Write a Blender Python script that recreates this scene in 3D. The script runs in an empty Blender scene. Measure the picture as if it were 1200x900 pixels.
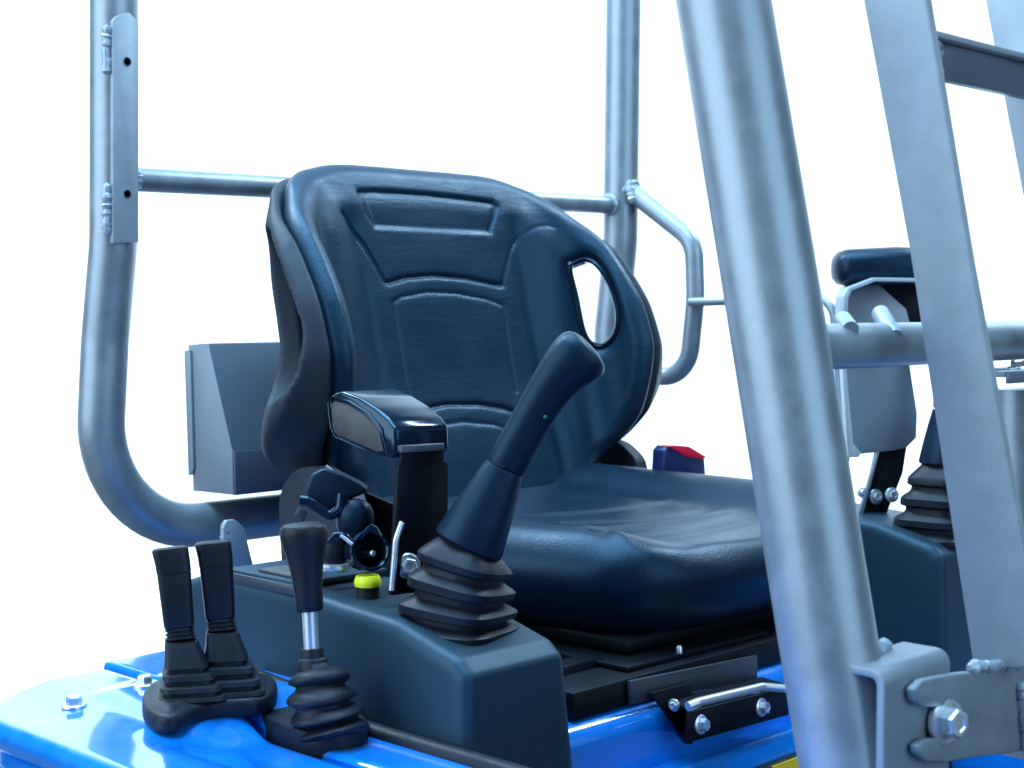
import bpy, bmesh, math, random
import numpy as np
from mathutils import Vector, Matrix

random.seed(7)
rng = np.random.default_rng(7)
S = bpy.context.scene
COL = S.collection
R = math.radians

# ---------------------------------------------------------------- camera
CAM = Vector((0.0, 0.0, 1.35))
YAW, PITCH, FPX = R(44.2), R(2.87), 1800.0
cam_d = bpy.data.cameras.new('camera')
cam_d.sensor_width = 36.0
cam_d.lens = 36.0 * FPX / 1200.0
cam_d.clip_start = 0.05
cam_d.clip_end = 200.0
cam_d.dof.use_dof = True
cam_d.dof.focus_distance = 1.42
cam_d.dof.aperture_fstop = 11.0
cam = bpy.data.objects.new('camera', cam_d)
COL.objects.link(cam)
cam.location = CAM
cam.rotation_euler = (R(90) - PITCH, 0, YAW - R(90))
S.camera = cam

# ---------------------------------------------------------------- world, lamps, exposure
W = bpy.data.worlds.new('World')
S.world = W
W.use_nodes = True
W.node_tree.nodes['Background'].inputs[0].default_value = (0.42, 0.70, 1.0, 1)
W.node_tree.nodes['Background'].inputs[1].default_value = 0.05


def area(name, loc, target, sx, sy, power, color):
    l = bpy.data.lights.new(name, 'AREA')
    l.shape = 'RECTANGLE'
    l.size, l.size_y, l.energy, l.color = sx, sy, power, color
    o = bpy.data.objects.new(name, l)
    COL.objects.link(o)
    o.location = loc
    o.rotation_euler = (Vector(target) - Vector(loc)).to_track_quat('-Z', 'Y').to_euler()
    return o


FWD = Vector((math.cos(YAW), math.sin(YAW), 0))
RGT = Vector((math.sin(YAW), -math.cos(YAW), 0))
UPV = Vector((0, 0, 1))


def fr(f, r, z):
    """a point f metres ahead of the photographer, r to the side, z above the floor"""
    return FWD * f + RGT * r + UPV * z


BP_POWER = 375
BLUE = (0.36, 0.67, 1.0)
area('added_light_top', fr(1.5, -0.4, 4.0), fr(1.55, 0.05, 1.1), 3.0, 2.2, 250, BLUE)  # added lamp, stands in for bright sky overhead
area('added_light_side', fr(-0.2, -3.2, 2.3), fr(1.4, 0, 1.1), 4.0, 3.2, 185, (0.58, 0.80, 1.0))  # added lamp, brightens faces turned to the left
area('added_light_front', fr(-1.6, 3.4, 2.7), fr(1.5, 0.1, 1.1), 4.0, 3.4, 135, (0.48, 0.74, 1.0))  # added lamp, lifts the surfaces facing forward
area('added_backdrop_light', fr(3.4, -2.6, 4.6), fr(6.6, -1.4, 0.7), 1.6, 1.2, BP_POWER, (0.58, 0.80, 1.0))  # added pair of lamps, drives the sweep to plain white
area('added_backdrop_light', fr(3.4, 2.6, 4.6), fr(6.6, 1.4, 0.7), 1.6, 1.2, BP_POWER, (0.58, 0.80, 1.0))

S.view_settings.view_transform = 'Standard'
S.view_settings.look = 'None'
S.view_settings.exposure = 0.0
S.view_settings.gamma = 1.0
S.render.engine = 'CYCLES'
S.cycles.use_denoising = True
S.cycles.max_bounces = 8
S.cycles.caustics_reflective = False
S.cycles.caustics_refractive = False

# ---------------------------------------------------------------- reading positions
_cf = FWD * math.cos(PITCH) - UPV * math.sin(PITCH)
_cu = RGT.cross(_cf)


def ray(px, py):
    return _cf + RGT * ((px - 600) / FPX) - _cu * ((py - 450) / FPX)


def P(px, py, X=None, Y=None, Z=None, t=None):
    """the place seen at a spot of the picture, on a given plane of the machine"""
    d = ray(px, py)
    if X is not None:
        t = (X - CAM.x) / d.x
    elif Y is not None:
        t = (Y - CAM.y) / d.y
    elif Z is not None:
        t = (Z + 1.35 - CAM.z) / d.z
    return CAM + d * t


ZC = 1.35          # heights below are given relative to eye level, then lifted by this

# ---------------------------------------------------------------- materials


def mat(name, base, rough=0.5, metal=0.0, spec=0.5, coat=0.0, bump=None, mottling=0.0, mot_scale=8.0,
        rough_var=0.0, tint=None):
    m = bpy.data.materials.new(name)
    m.use_nodes = True
    nt = m.node_tree
    b = nt.nodes['Principled BSDF']
    b.inputs['Base Color'].default_value = (*base, 1)
    b.inputs['Roughness'].default_value = rough
    b.inputs['Metallic'].default_value = metal
    b.inputs['Specular IOR Level'].default_value = spec
    b.inputs['Coat Weight'].default_value = coat
    if tint:
        b.inputs['Specular Tint'].default_value = (*tint, 1)
    b.inputs['Coat Roughness'].default_value = 0.06
    b.inputs['Coat IOR'].default_value = 1.75
    tc = nt.nodes.new('ShaderNodeTexCoord')
    if mottling or rough_var:
        n = nt.nodes.new('ShaderNodeTexNoise')
        n.inputs['Scale'].default_value = mot_scale
        n.inputs['Detail'].default_value = 6
        n.inputs['Roughness'].default_value = 0.65
        nt.links.new(tc.outputs['Object'], n.inputs['Vector'])
        if mottling:
            r = nt.nodes.new('ShaderNodeMapRange')
            r.inputs[1].default_value, r.inputs[2].default_value = 0.3, 0.7
            r.inputs[3].default_value, r.inputs[4].default_value = 1 - mottling, 1 + mottling
            nt.links.new(n.outputs['Fac'], r.inputs[0])
            mx = nt.nodes.new('ShaderNodeMix')
            mx.data_type, mx.blend_type = 'RGBA', 'MULTIPLY'
            mx.inputs[0].default_value = 1
            mx.inputs[6].default_value = (*base, 1)
            nt.links.new(r.outputs[0], mx.inputs[7])
            nt.links.new(mx.outputs[2], b.inputs['Base Color'])
        if rough_var:
            r2 = nt.nodes.new('ShaderNodeMapRange')
            r2.inputs[1].default_value, r2.inputs[2].default_value = 0.3, 0.7
            r2.inputs[3].default_value, r2.inputs[4].default_value = rough - rough_var, rough + rough_var
            nt.links.new(n.outputs['Fac'], r2.inputs[0])
            nt.links.new(r2.outputs[0], b.inputs['Roughness'])
    if bump:
        prev = None
        for kind, scale, stretch, strength, dist in bump:
            mp = nt.nodes.new('ShaderNodeMapping')
            mp.inputs['Scale'].default_value = stretch
            nt.links.new(tc.outputs['Object'], mp.inputs['Vector'])
            if kind == 'noise':
                t = nt.nodes.new('ShaderNodeTexNoise')
                t.inputs['Detail'].default_value = 4
                out = t.outputs['Fac']
            else:
                t = nt.nodes.new('ShaderNodeTexVoronoi')
                t.feature = 'DISTANCE_TO_EDGE'
                out = t.outputs['Distance']
            t.inputs['Scale'].default_value = scale
            nt.links.new(mp.outputs[0], t.inputs['Vector'])
            bp = nt.nodes.new('ShaderNodeBump')
            bp.inputs['Strength'].default_value = strength
            bp.inputs['Distance'].default_value = dist
            nt.links.new(out, bp.inputs['Height'])
            if prev:
                nt.links.new(prev.outputs[0], bp.inputs['Normal'])
            prev = bp
        nt.links.new(prev.outputs[0], b.inputs['Normal'])
    return m


ONE = (1, 1, 1)
M = {}
M['silver'] = mat('silver paint', (0.30, 0.33, 0.36), 0.40, 0.5, 0.5, mottling=0.14, mot_scale=30, rough_var=0.05,
                  bump=[('noise', 700, ONE, 0.10, 0.0005), ('noise', 9, ONE, 0.08, 0.004)])
M['silver_flat'] = mat('silver paint on plate', (0.38, 0.41, 0.44), 0.50, 0.15, 0.4, mottling=0.10, mot_scale=40,
                       rough_var=0.05, bump=[('noise', 800, ONE, 0.10, 0.0005)])
M['bracket_paint'] = mat('grey bracket paint', (0.26, 0.29, 0.32), 0.45, 0.25, 0.45, mottling=0.08, mot_scale=35,
                         rough_var=0.05, bump=[('noise', 500, ONE, 0.12, 0.0006)])
M['weld'] = mat('painted weld', (0.40, 0.45, 0.51), 0.4, 0.25, 0.5, bump=[('noise', 260, ONE, 0.25, 0.0015)])
M['vinyl'] = mat('black vinyl', (0.006, 0.021, 0.039), 0.42, 0, 0.44, tint=(0.42, 0.72, 1.0), mottling=0.08, mot_scale=14, rough_var=0.05,
                 bump=[('voronoi', 320, ONE, 0.28, 0.0010), ('noise', 16, (0.6, 2.2, 3.4), 0.10, 0.005),
                       ('noise', 55, (0.6, 2.0, 3.8), 0.12, 0.0022)])
M['cushion_vinyl'] = mat('black cushion vinyl', (0.004, 0.012, 0.024), 0.38, 0, 0.36, tint=(0.42, 0.72, 1.0), mottling=0.08, mot_scale=14,
                         rough_var=0.06, bump=[('voronoi', 300, ONE, 0.22, 0.0010), ('noise', 9, (0.7, 1.6, 1), 0.08, 0.006)])
M['shell'] = mat('grained black shell plastic', (0.015, 0.023, 0.034), 0.55, 0, 0.34,
                 bump=[('voronoi', 420, ONE, 0.35, 0.001)])
M['console'] = mat('dark grey moulded plastic', (0.018, 0.036, 0.049), 0.46, 0, 0.36, tint=(0.42, 0.72, 1.0), mottling=0.05, mot_scale=20,
                   bump=[('noise', 900, ONE, 0.22, 0.0005)])
M['rubber'] = mat('black rubber', (0.009, 0.013, 0.018), 0.48, 0, 0.24, mottling=0.25, mot_scale=40, rough_var=0.1,
                  bump=[('noise', 500, ONE, 0.2, 0.0006)])
M['grip'] = mat('black grip plastic', (0.006, 0.015, 0.027), 0.40, 0, 0.28, tint=(0.42, 0.72, 1.0), bump=[('noise', 900, ONE, 0.25, 0.0005)])
M['gloss_black'] = mat('gloss black plastic', (0.006, 0.014, 0.026), 0.14, 0, 0.5, tint=(0.5, 0.76, 1.0), rough_var=0.04)
M['pad_side'] = mat('scuffed dark side panel', (0.060, 0.054, 0.052), 0.6, 0, 0.5, mottling=0.35, mot_scale=30)
M['lever_grip'] = mat('black moulded grip', (0.011, 0.013, 0.016), 0.46, 0, 0.26, mottling=0.2, mot_scale=60, bump=[('noise', 900, ONE, 0.25, 0.0005)])
M['black_steel'] = mat('black painted steel', (0.004, 0.006, 0.009), 0.5, 0, 0.16, rough_var=0.06, mot_scale=25)
M['dark_steel'] = mat('dark grey steel', (0.035, 0.043, 0.055), 0.42, 0.1, 0.5, mottling=0.08, mot_scale=30)
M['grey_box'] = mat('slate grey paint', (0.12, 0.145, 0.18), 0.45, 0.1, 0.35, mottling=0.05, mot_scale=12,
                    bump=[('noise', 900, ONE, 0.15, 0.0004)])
M['box_lit_side'] = mat('light grey paint', (0.30, 0.325, 0.36), 0.45, 0.1, 0.4, mottling=0.05, mot_scale=20)  # lit copy of the slate grey box paint, for its left side
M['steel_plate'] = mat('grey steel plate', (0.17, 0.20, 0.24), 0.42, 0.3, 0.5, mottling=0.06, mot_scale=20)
M['blue'] = mat('blue gloss paint', (0.004, 0.20, 0.70), 0.20, 0, 0.5, coat=1.0, rough_var=0.07, mottling=0.08, mot_scale=60,
                bump=[('noise', 5, ONE, 0.05, 0.004), ('noise', 240, ONE, 0.03, 0.0003)])
M['zinc'] = mat('zinc plated steel', (0.78, 0.80, 0.84), 0.30, 0.75, 0.5, mottling=0.12, mot_scale=90, rough_var=0.08)
M['chrome'] = mat('bright shaft steel', (0.85, 0.87, 0.90), 0.30, 0.8, 0.5)
M['yellow'] = mat('yellow plastic', (0.95, 0.95, 0.02), 0.4, 0, 0.5)
M['sticker'] = mat('yellow sticker', (0.95, 0.62, 0.0), 0.4, 0, 0.5)
M['red'] = mat('red plastic', (0.75, 0.012, 0.045), 0.22, 0, 0.5)
M['navy'] = mat('navy plastic', (0.008, 0.018, 0.09), 0.35, 0, 0.5)
M['hole'] = mat('hole', (0.003, 0.003, 0.004), 0.9, 0, 0.0)
M['led'] = mat('green dot', (0.01, 0.16, 0.07), 0.4, 0, 0.5)
M['floor'] = mat('added dark floor', (0.06, 0.065, 0.07), 0.7, 0, 0.3, mottling=0.2, mot_scale=2)
M['backdrop'] = mat('white backdrop', (0.86, 0.86, 0.86), 0.9, 0, 0.1)

# ---------------------------------------------------------------- objects
WP = {}


def tag(o, label=None, cat=None, group=None, kind=None):
    if label:
        o['label'] = label
    if cat:
        o['category'] = cat
    if group:
        o['group'] = group
    if kind:
        o['kind'] = kind
    return o


def thing(name, label, cat, loc, group=None):
    o = bpy.data.objects.new(name, None)
    o.empty_display_size = 0.05
    COL.objects.link(o)
    o.location = loc
    WP[o] = Vector(loc)
    return tag(o, label, cat, group)


def link(name, me, material, parent, sharp=38):
    me.materials.clear()
    me.materials.append(M[material])
    me.shade_smooth()
    if sharp:
        me.set_sharp_from_angle(angle=R(sharp))
    o = bpy.data.objects.new(name, me)
    COL.objects.link(o)
    if parent is not None:
        o.parent = parent
        WP[o] = WP[parent]
    else:
        WP[o] = Vector((0, 0, 0))
    return o


def part(name, geo, material, parent, sharp=38):
    """geo = (verts, faces) in world space; becomes one mesh under its thing"""
    v, f = geo
    off = WP[parent] if parent is not None else Vector((0, 0, 0))
    v = np.asarray(v, dtype=float).reshape(-1, 3) - np.array(off)
    me = bpy.data.meshes.new(name)
    me.from_pydata(v.tolist(), [], [list(map(int, q)) for q in f])
    me.update()
    return link(name, me, material, parent, sharp)


def join(*geos):
    V, F, n = [], [], 0
    for v, f in geos:
        v = np.asarray(v, dtype=float).reshape(-1, 3)
        V.append(v)
        F += [[i + n for i in q] for q in f]
        n += len(v)
    return np.concatenate(V), F


def from_bm(bm):
    bm.verts.ensure_lookup_table()
    bm.verts.index_update()
    v = [tuple(x.co) for x in bm.verts]
    f = [[x.index for x in q.verts] for q in bm.faces]
    bm.free()
    return np.array(v), f


def fillet(pts, rad, n=10, clamp=0.48):
    """round the inner corners of a polyline"""
    pts = [Vector(p) for p in pts]
    rad = rad if isinstance(rad, (list, tuple)) else [rad] * len(pts)
    out = [pts[0]]
    for i in range(1, len(pts) - 1):
        a, b, c = pts[i - 1], pts[i], pts[i + 1]
        u, w = (a - b), (c - b)
        ang = u.angle(w)
        if ang > math.pi - 1e-3 or rad[i] <= 0:
            out.append(b)
            continue
        d = min(rad[i] / math.tan(ang / 2), u.length * clamp, w.length * clamp)
        u, w = u.normalized(), w.normalized()
        r = d * math.tan(ang / 2)
        cen = b + (u + w).normalized() * (r / math.sin(ang / 2))
        p0, p1 = b + u * d - cen, b + w * d - cen
        tot = p0.angle(p1)
        ax = p0.cross(p1).normalized()
        for k in range(n + 1):
            out.append(cen + Matrix.Rotation(tot * k / n, 3, ax) @ p0)
    out.append(pts[-1])
    return out


def tube(path, r, seg=28, radii=None, cap=True, jitter=0.0):
    path = [Vector(p) for p in path]
    n = len(path)
    tan = []
    for i in range(n):
        a = path[max(i - 1, 0)]
        b = path[min(i + 1, n - 1)]
        tan.append((b - a).normalized())
    nrm = tan[0].orthogonal().normalized()
    V, F = [], []
    for i in range(n):
        if i:
            q = tan[i - 1].rotation_difference(tan[i])
            nrm = (q @ nrm)
            nrm = (nrm - tan[i] * nrm.dot(tan[i])).normalized()
        bi = tan[i].cross(nrm)
        rr = radii[i] if radii is not None else r
        for k in range(seg):
            a = 2 * math.pi * k / seg
            rk = rr * (1 + jitter * (random.random() - 0.5))
            V.append(path[i] + nrm * (rk * math.cos(a)) + bi * (rk * math.sin(a)))
    for i in range(n - 1):
        for k in range(seg):
            k2 = (k + 1) % seg
            F.append([i * seg + k, i * seg + k2, (i + 1) * seg + k2, (i + 1) * seg + k])
    if cap:
        F.append(list(range(seg))[::-1])
        F.append([(n - 1) * seg + k for k in range(seg)])
    return np.array([tuple(v) for v in V]), F


def weld(a, b, r=0.006, n=None, spread=0.0015):
    a, b = Vector(a), Vector(b)
    n = n or max(4, int((b - a).length / (r * 1.5)))
    pts, rad = [], []
    for i in range(n * 3 + 1):
        s = i / (n * 3)
        pts.append(a.lerp(b, s) + Vector([(random.random() - 0.5) * spread for _ in range(3)]))
        rad.append(r * (0.84 + 0.16 * abs(math.sin(s * n * math.pi))) * (0.85 + 0.35 * random.random()) *
                   (0.55 if i in (0, n * 3) else 1))
    return tube(pts, r, 10, rad, jitter=0.12)


def weld_ring(cen, axis, R0, r=0.004, n=26):
    axis = Vector(axis).normalized()
    u = axis.orthogonal().normalized()
    w = axis.cross(u)
    pts, rad = [], []
    for i in range(n * 2 + 1):
        a = 2 * math.pi * i / (n * 2)
        pts.append(Vector(cen) + (u * math.cos(a) + w * math.sin(a)) * R0)
        rad.append(r * (0.75 + 0.4 * random.random()))
    return tube(pts, r, 8, rad, cap=False, jitter=0.15)


def prism(poly, ext, bev=0.001, seg=2):
    """flat polygon (world points) pushed along ext, edges softened"""
    bm = bmesh.new()
    e = Vector(ext)
    a = [bm.verts.new(Vector(p)) for p in poly]
    b = [bm.verts.new(Vector(p) + e) for p in poly]
    n = len(poly)
    bm.faces.new(a)
    bm.faces.new(b[::-1])
    for i in range(n):
        bm.faces.new([a[i], b[i], b[(i + 1) % n], a[(i + 1) % n]])
    bmesh.ops.recalc_face_normals(bm, faces=bm.faces)
    if bev:
        bmesh.ops.bevel(bm, geom=list(bm.edges), offset=bev, segments=seg, affect='EDGES', profile=0.5,
                        clamp_overlap=True)
    return from_bm(bm)


def box(lo, hi, bev=0.002, seg=2):
    x0, y0, z0 = lo
    x1, y1, z1 = hi
    return prism([(x0, y0, z0), (x1, y0, z0), (x1, y1, z0), (x0, y1, z0)], (0, 0, z1 - z0), bev, seg)


def obox(cen, ax, ay, az, bev=0.002, seg=2):
    """box by centre and three half-axis vectors"""
    c, ax, ay, az = Vector(cen), Vector(ax), Vector(ay), Vector(az)
    return prism([c - ax - ay - az, c + ax - ay - az, c + ax + ay - az, c - ax + ay - az], az * 2, bev, seg)


def loft(rings, seg=40, cap=True):
    """rings = (centre, half axis u, half axis v, squareness); squareness 2 is round, 6 nearly square"""
    V, F = [], []
    for c, u, v, e in rings:
        c, u, v = Vector(c), Vector(u), Vector(v)
        for k in range(seg):
            a = 2 * math.pi * k / seg
            ca, sa = math.cos(a), math.sin(a)
            x = math.copysign(abs(ca) ** (2 / e), ca)
            y = math.copysign(abs(sa) ** (2 / e), sa)
            V.append(c + u * x + v * y)
    n = len(rings)
    for i in range(n - 1):
        for k in range(seg):
            k2 = (k + 1) % seg
            F.append([i * seg + k, i * seg + k2, (i + 1) * seg + k2, (i + 1) * seg + k])
    if cap:
        F.append(list(range(seg))[::-1])
        F.append([(n - 1) * seg + k for k in range(seg)])
    bm = bmesh.new()
    vs = [bm.verts.new(v) for v in V]
    for f in F:
        bm.faces.new([vs[i] for i in f])
    bmesh.ops.recalc_face_normals(bm, faces=bm.faces)
    return from_bm(bm)


def bolt_mesh(name, r, h, rf, tf):
    rings = [((0, 0, 0), rf, 40), ((0, 0, tf * 0.6), rf, 40), ((0, 0, tf), rf * 0.9, 40)]
    bm = bmesh.new()
    V, F = lathe_z([(rf * 0.99, 0), (rf, tf * 0.3), (rf * 0.97, tf * 0.7), (rf * 0.86, tf), (r * 0.8, tf)], 28)
    hexv = []
    for z, s in ((tf * 0.8, 1.0), (tf + h * 0.82, 1.0), (tf + h, 0.86), (tf + h, 0.55), (tf + h * 0.90, 0.48)):
        for k in range(6):
            a = math.pi * k / 3
            hexv.append((r * s * math.cos(a), r * s * math.sin(a), z))
    hf = []
    for i in range(4):
        for k in range(6):
            k2 = (k + 1) % 6
            hf.append([i * 6 + k, i * 6 + k2, (i + 1) * 6 + k2, (i + 1) * 6 + k])
    hf.append([24 + k for k in range(6)])
    bm.free()
    V, F = join((V, F), (np.array(hexv), hf))
    me = bpy.data.meshes.new(name)
    me.from_pydata(np.asarray(V).tolist(), [], F)
    me.materials.append(M['zinc'])
    me.shade_smooth()
    me.set_sharp_from_angle(angle=R(30))
    return me


def lathe_z(prof, seg=32):
    V, F = [], []
    for r, z in prof:
        for k in range(seg):
            a = 2 * math.pi * k / seg
            V.append((r * math.cos(a), r * math.sin(a), z))
    for i in range(len(prof) - 1):
        for k in range(seg):
            k2 = (k + 1) % seg
            F.append([i * seg + k, i * seg + k2, (i + 1) * seg + k2, (i + 1) * seg + k])
    F.append([(len(prof) - 1) * seg + k for k in range(seg)])
    F.append(list(range(seg))[::-1])
    return np.array(V), F


def lathe(prof, cen, axis, seg=32):
    V, F = lathe_z(prof, seg)
    q = Vector((0, 0, 1)).rotation_difference(Vector(axis))
    return np.array([tuple(q @ Vector(v) + Vector(cen)) for v in V]), F


BOLT = bolt_mesh('bolt', 0.0075, 0.007, 0.0115, 0.003)


def bolt(parent, pos, axis, s=1.0, name='bolt', spin=0.0):
    o = bpy.data.objects.new(name, BOLT)
    COL.objects.link(o)
    o.parent = parent
    q = Vector((0, 0, 1)).rotation_difference(Vector(axis))
    o.location = Vector(pos) - WP[parent]
    o.rotation_mode = 'QUATERNION'
    o.rotation_quaternion = q @ Matrix.Rotation(spin, 3, 'Z').to_quaternion()
    o.scale = (s, s, s)
    return o


# ---- soft shapes: a distance field turned into a closed skin
def skin(f, lo, hi, h):
    lo, hi = np.array(lo, float), np.array(hi, float)
    n = np.ceil((hi - lo) / h).astype(int) + 1
    ax = [lo[i] + h * np.arange(n[i]) for i in range(3)]
    X, Y, Z = np.meshgrid(*ax, indexing='ij')
    c = 4
    nc = [(int(k) + c - 1) // c + 1 for k in n]
    Xc, Yc, Zc_ = np.meshgrid(*[lo[i] + h * c * np.arange(nc[i]) for i in range(3)], indexing='ij')
    Gc = f(Xc.ravel(), Yc.ravel(), Zc_.ravel()).reshape(nc)
    near = np.abs(Gc) < 4.2 * c * h
    ii = [np.minimum((np.arange(n[i]) + c // 2) // c, nc[i] - 1) for i in range(3)]
    G = Gc[np.ix_(*ii)].copy()
    msk = near[np.ix_(*ii)]
    G[msk] = f(X[msk], Y[msk], Z[msk])
    s = G < 0
    cnt = sum(s[a:n[0] - 1 + a, b:n[1] - 1 + b, c:n[2] - 1 + c].astype(np.int8)
              for a in (0, 1) for b in (0, 1) for c in (0, 1))
    I, J, K = np.nonzero((cnt > 0) & (cnt < 8))
    idx = -np.ones(n - 1, int)
    idx[I, J, K] = np.arange(len(I))
    acc = np.zeros((len(I), 3))
    num = np.zeros(len(I))
    cs = [(a, b, c) for a in (0, 1) for b in (0, 1) for c in (0, 1)]
    for p in cs:
        for a in range(3):
            if p[a] == 0:
                q = list(p)
                q[a] = 1
                g0 = G[I + p[0], J + p[1], K + p[2]]
                g1 = G[I + q[0], J + q[1], K + q[2]]
                m = (g0 < 0) != (g1 < 0)
                tt = np.where(m, g0 / np.where(m, g0 - g1, 1), 0)
                pos = np.tile(np.array(p, float), (len(I), 1))
                pos[:, a] += tt
                acc[m] += pos[m]
                num[m] += 1
    V = lo + h * (np.stack([I, J, K], 1) + acc / num[:, None])
    e = h * 0.25
    for _ in range(3):
        f0 = f(V[:, 0], V[:, 1], V[:, 2])
        g = np.stack([(f(V[:, 0] + e * (i == 0), V[:, 1] + e * (i == 1), V[:, 2] + e * (i == 2)) - f0) / e
                      for i in range(3)], 1)
        st = (f0 / (np.sum(g * g, 1) + 0.05))[:, None] * g
        ln = np.linalg.norm(st, axis=1, keepdims=True)
        V -= st * np.minimum(1, h * 0.6 / np.maximum(ln, 1e-9))
    F = []
    d = (s[:-1, 1:-1, 1:-1] != s[1:, 1:-1, 1:-1])
    i, j, k = np.nonzero(d)
    q = np.stack([idx[i, j, k], idx[i, j + 1, k], idx[i, j + 1, k + 1], idx[i, j, k + 1]], 1)
    fl = ~s[i, j + 1, k + 1]
    q[fl] = q[fl][:, ::-1]
    F.append(q)
    d = (s[1:-1, :-1, 1:-1] != s[1:-1, 1:, 1:-1])
    i, j, k = np.nonzero(d)
    q = np.stack([idx[i, j, k], idx[i, j, k + 1], idx[i + 1, j, k + 1], idx[i + 1, j, k]], 1)
    fl = ~s[i + 1, j, k + 1]
    q[fl] = q[fl][:, ::-1]
    F.append(q)
    d = (s[1:-1, 1:-1, :-1] != s[1:-1, 1:-1, 1:])
    i, j, k = np.nonzero(d)
    q = np.stack([idx[i, j, k], idx[i + 1, j, k], idx[i + 1, j + 1, k], idx[i, j + 1, k]], 1)
    fl = ~s[i + 1, j + 1, k]
    q[fl] = q[fl][:, ::-1]
    F.append(q)
    return V, np.concatenate(F)


class Tab:
    """a function of two coordinates, tabulated once and read back smoothly"""

    def __init__(self, fn, lo, hi, step):
        self.lo, self.step = np.array(lo, float), step
        n = [int(math.ceil((hi[i] - lo[i]) / step)) + 2 for i in (0, 1)]
        A, B = np.meshgrid(lo[0] + step * np.arange(n[0]), lo[1] + step * np.arange(n[1]), indexing='ij')
        self.n = n
        self.T = fn(A.ravel(), B.ravel()).reshape(n)

    def __call__(self, a, b):
        x = np.clip((a - self.lo[0]) / self.step, 0, self.n[0] - 1.001)
        y = np.clip((b - self.lo[1]) / self.step, 0, self.n[1] - 1.001)
        i, j = x.astype(int), y.astype(int)
        fx, fy = x - i, y - j
        T = self.T
        return (T[i, j] * (1 - fx) * (1 - fy) + T[i + 1, j] * fx * (1 - fy) + T[i, j + 1] * (1 - fx) * fy +
                T[i + 1, j + 1] * fx * fy)


def spline(pts, n=10, closed=True):
    pts = [np.array(p, float) for p in pts]
    N = len(pts)
    out = []
    for i in range(N if closed else N - 1):
        g = (lambda k: pts[k % N]) if closed else (lambda k: pts[min(max(k, 0), N - 1)])
        p0, p1, p2, p3 = g(i - 1), g(i), g(i + 1), g(i + 2)
        for k in range(n):
            t = k / n
            out.append(0.5 * ((2 * p1) + (p2 - p0) * t + (2 * p0 - 5 * p1 + 4 * p2 - p3) * t * t +
                              (3 * p1 - p0 - 3 * p2 + p3) * t ** 3))
    if not closed:
        out.append(pts[-1])
    return np.array(out)


def dist_lines(x, y, poly, closed=False):
    poly = np.asarray(poly, float)
    d = np.full(x.shape, 1e9)
    n = len(poly)
    for i in range(n if closed else n - 1):
        a, b = poly[i], poly[(i + 1) % n]
        ab = b - a
        L = max(ab @ ab, 1e-12)
        t = np.clip(((x - a[0]) * ab[0] + (y - a[1]) * ab[1]) / L, 0, 1)
        d = np.minimum(d, np.hypot(x - a[0] - ab[0] * t, y - a[1] - ab[1] * t))
    return d


def sd_poly(x, y, poly):
    poly = np.asarray(poly, float)
    d = dist_lines(x, y, poly, True)
    ins = np.zeros(x.shape, bool)
    n = len(poly)
    for i in range(n):
        a, b = poly[i], poly[(i + 1) % n]
        c = (a[1] > y) != (b[1] > y)
        with np.errstate(divide='ignore', invalid='ignore'):
            xi = (b[0] - a[0]) * (y - a[1]) / (b[1] - a[1]) + a[0]
        ins ^= c & (x < xi)
    return np.where(ins, -d, d)


def sstep(a, b, x):
    t = np.clip((x - a) / (b - a), 0, 1)
    return t * t * (3 - 2 * t)


def smax(a, b, k):
    h = np.maximum(k - np.abs(a - b), 0) / k
    return np.maximum(a, b) + h * h * k * 0.25


def round_and(a, b, r):
    """intersection with a rounded edge of radius r"""
    q1, q2 = a + r, b + r
    return np.hypot(np.maximum(q1, 0), np.maximum(q2, 0)) + np.minimum(np.maximum(q1, q2), 0) - r

# ================================================================ SETTING
# added white sweep: fills the blank background and lights rims from behind
prof = [(4.15, 0.004), (4.6, 0.004)]
for k in range(1, 13):
    a = R(90) * k / 12
    prof.append((4.6 + 2.0 * math.sin(a), 2.004 - 2.0 * math.cos(a)))
prof.append((6.6, 7.0))
V, F = [], []
for f_, z_ in prof:
    V += [tuple(fr(f_, -7, z_)), tuple(fr(f_, 7, z_))]
for i in range(len(prof) - 1):
    F.append([2 * i, 2 * i + 1, 2 * i + 3, 2 * i + 2])
tag(part('backdrop', (V, F), 'backdrop', None, sharp=None), 'added white backdrop filling the blank background', kind='structure')

fl_ = [tuple(fr(f_, r_, 0)) for f_, r_ in ((-4, -7), (-4, 7), (7, 7), (7, -7))]
tag(part('floor', (fl_, [[0, 1, 2, 3]]), 'floor', None, sharp=None), 'added dark floor out of view', kind='structure')  # added ground out of view, keeps undersides from catching light

# ================================================================ BLUE BODY
DZ = -0.335                    # top of the deck, below eye level
body = thing('machine_body', 'glossy blue sheet metal body under the seat, levers and consoles', 'machine body',
             (1.0, 0.95, 0.55))


def panel(outline, ztop, depth, edge, lo, hi, h, relief=None):
    poly = spline(outline, 8)
    O = Tab(lambda a, b: sd_poly(a, b, poly), lo[:2], hi[:2], 0.004)

    def f(x, y, z):
        zt = ztop + (relief(x, y) if relief else 0.0)
        return round_and(O(x, y), np.maximum(z - zt, (ztop - depth) - z), edge)
    v, q = skin(f, lo, hi, h)
    return v, q


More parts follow.
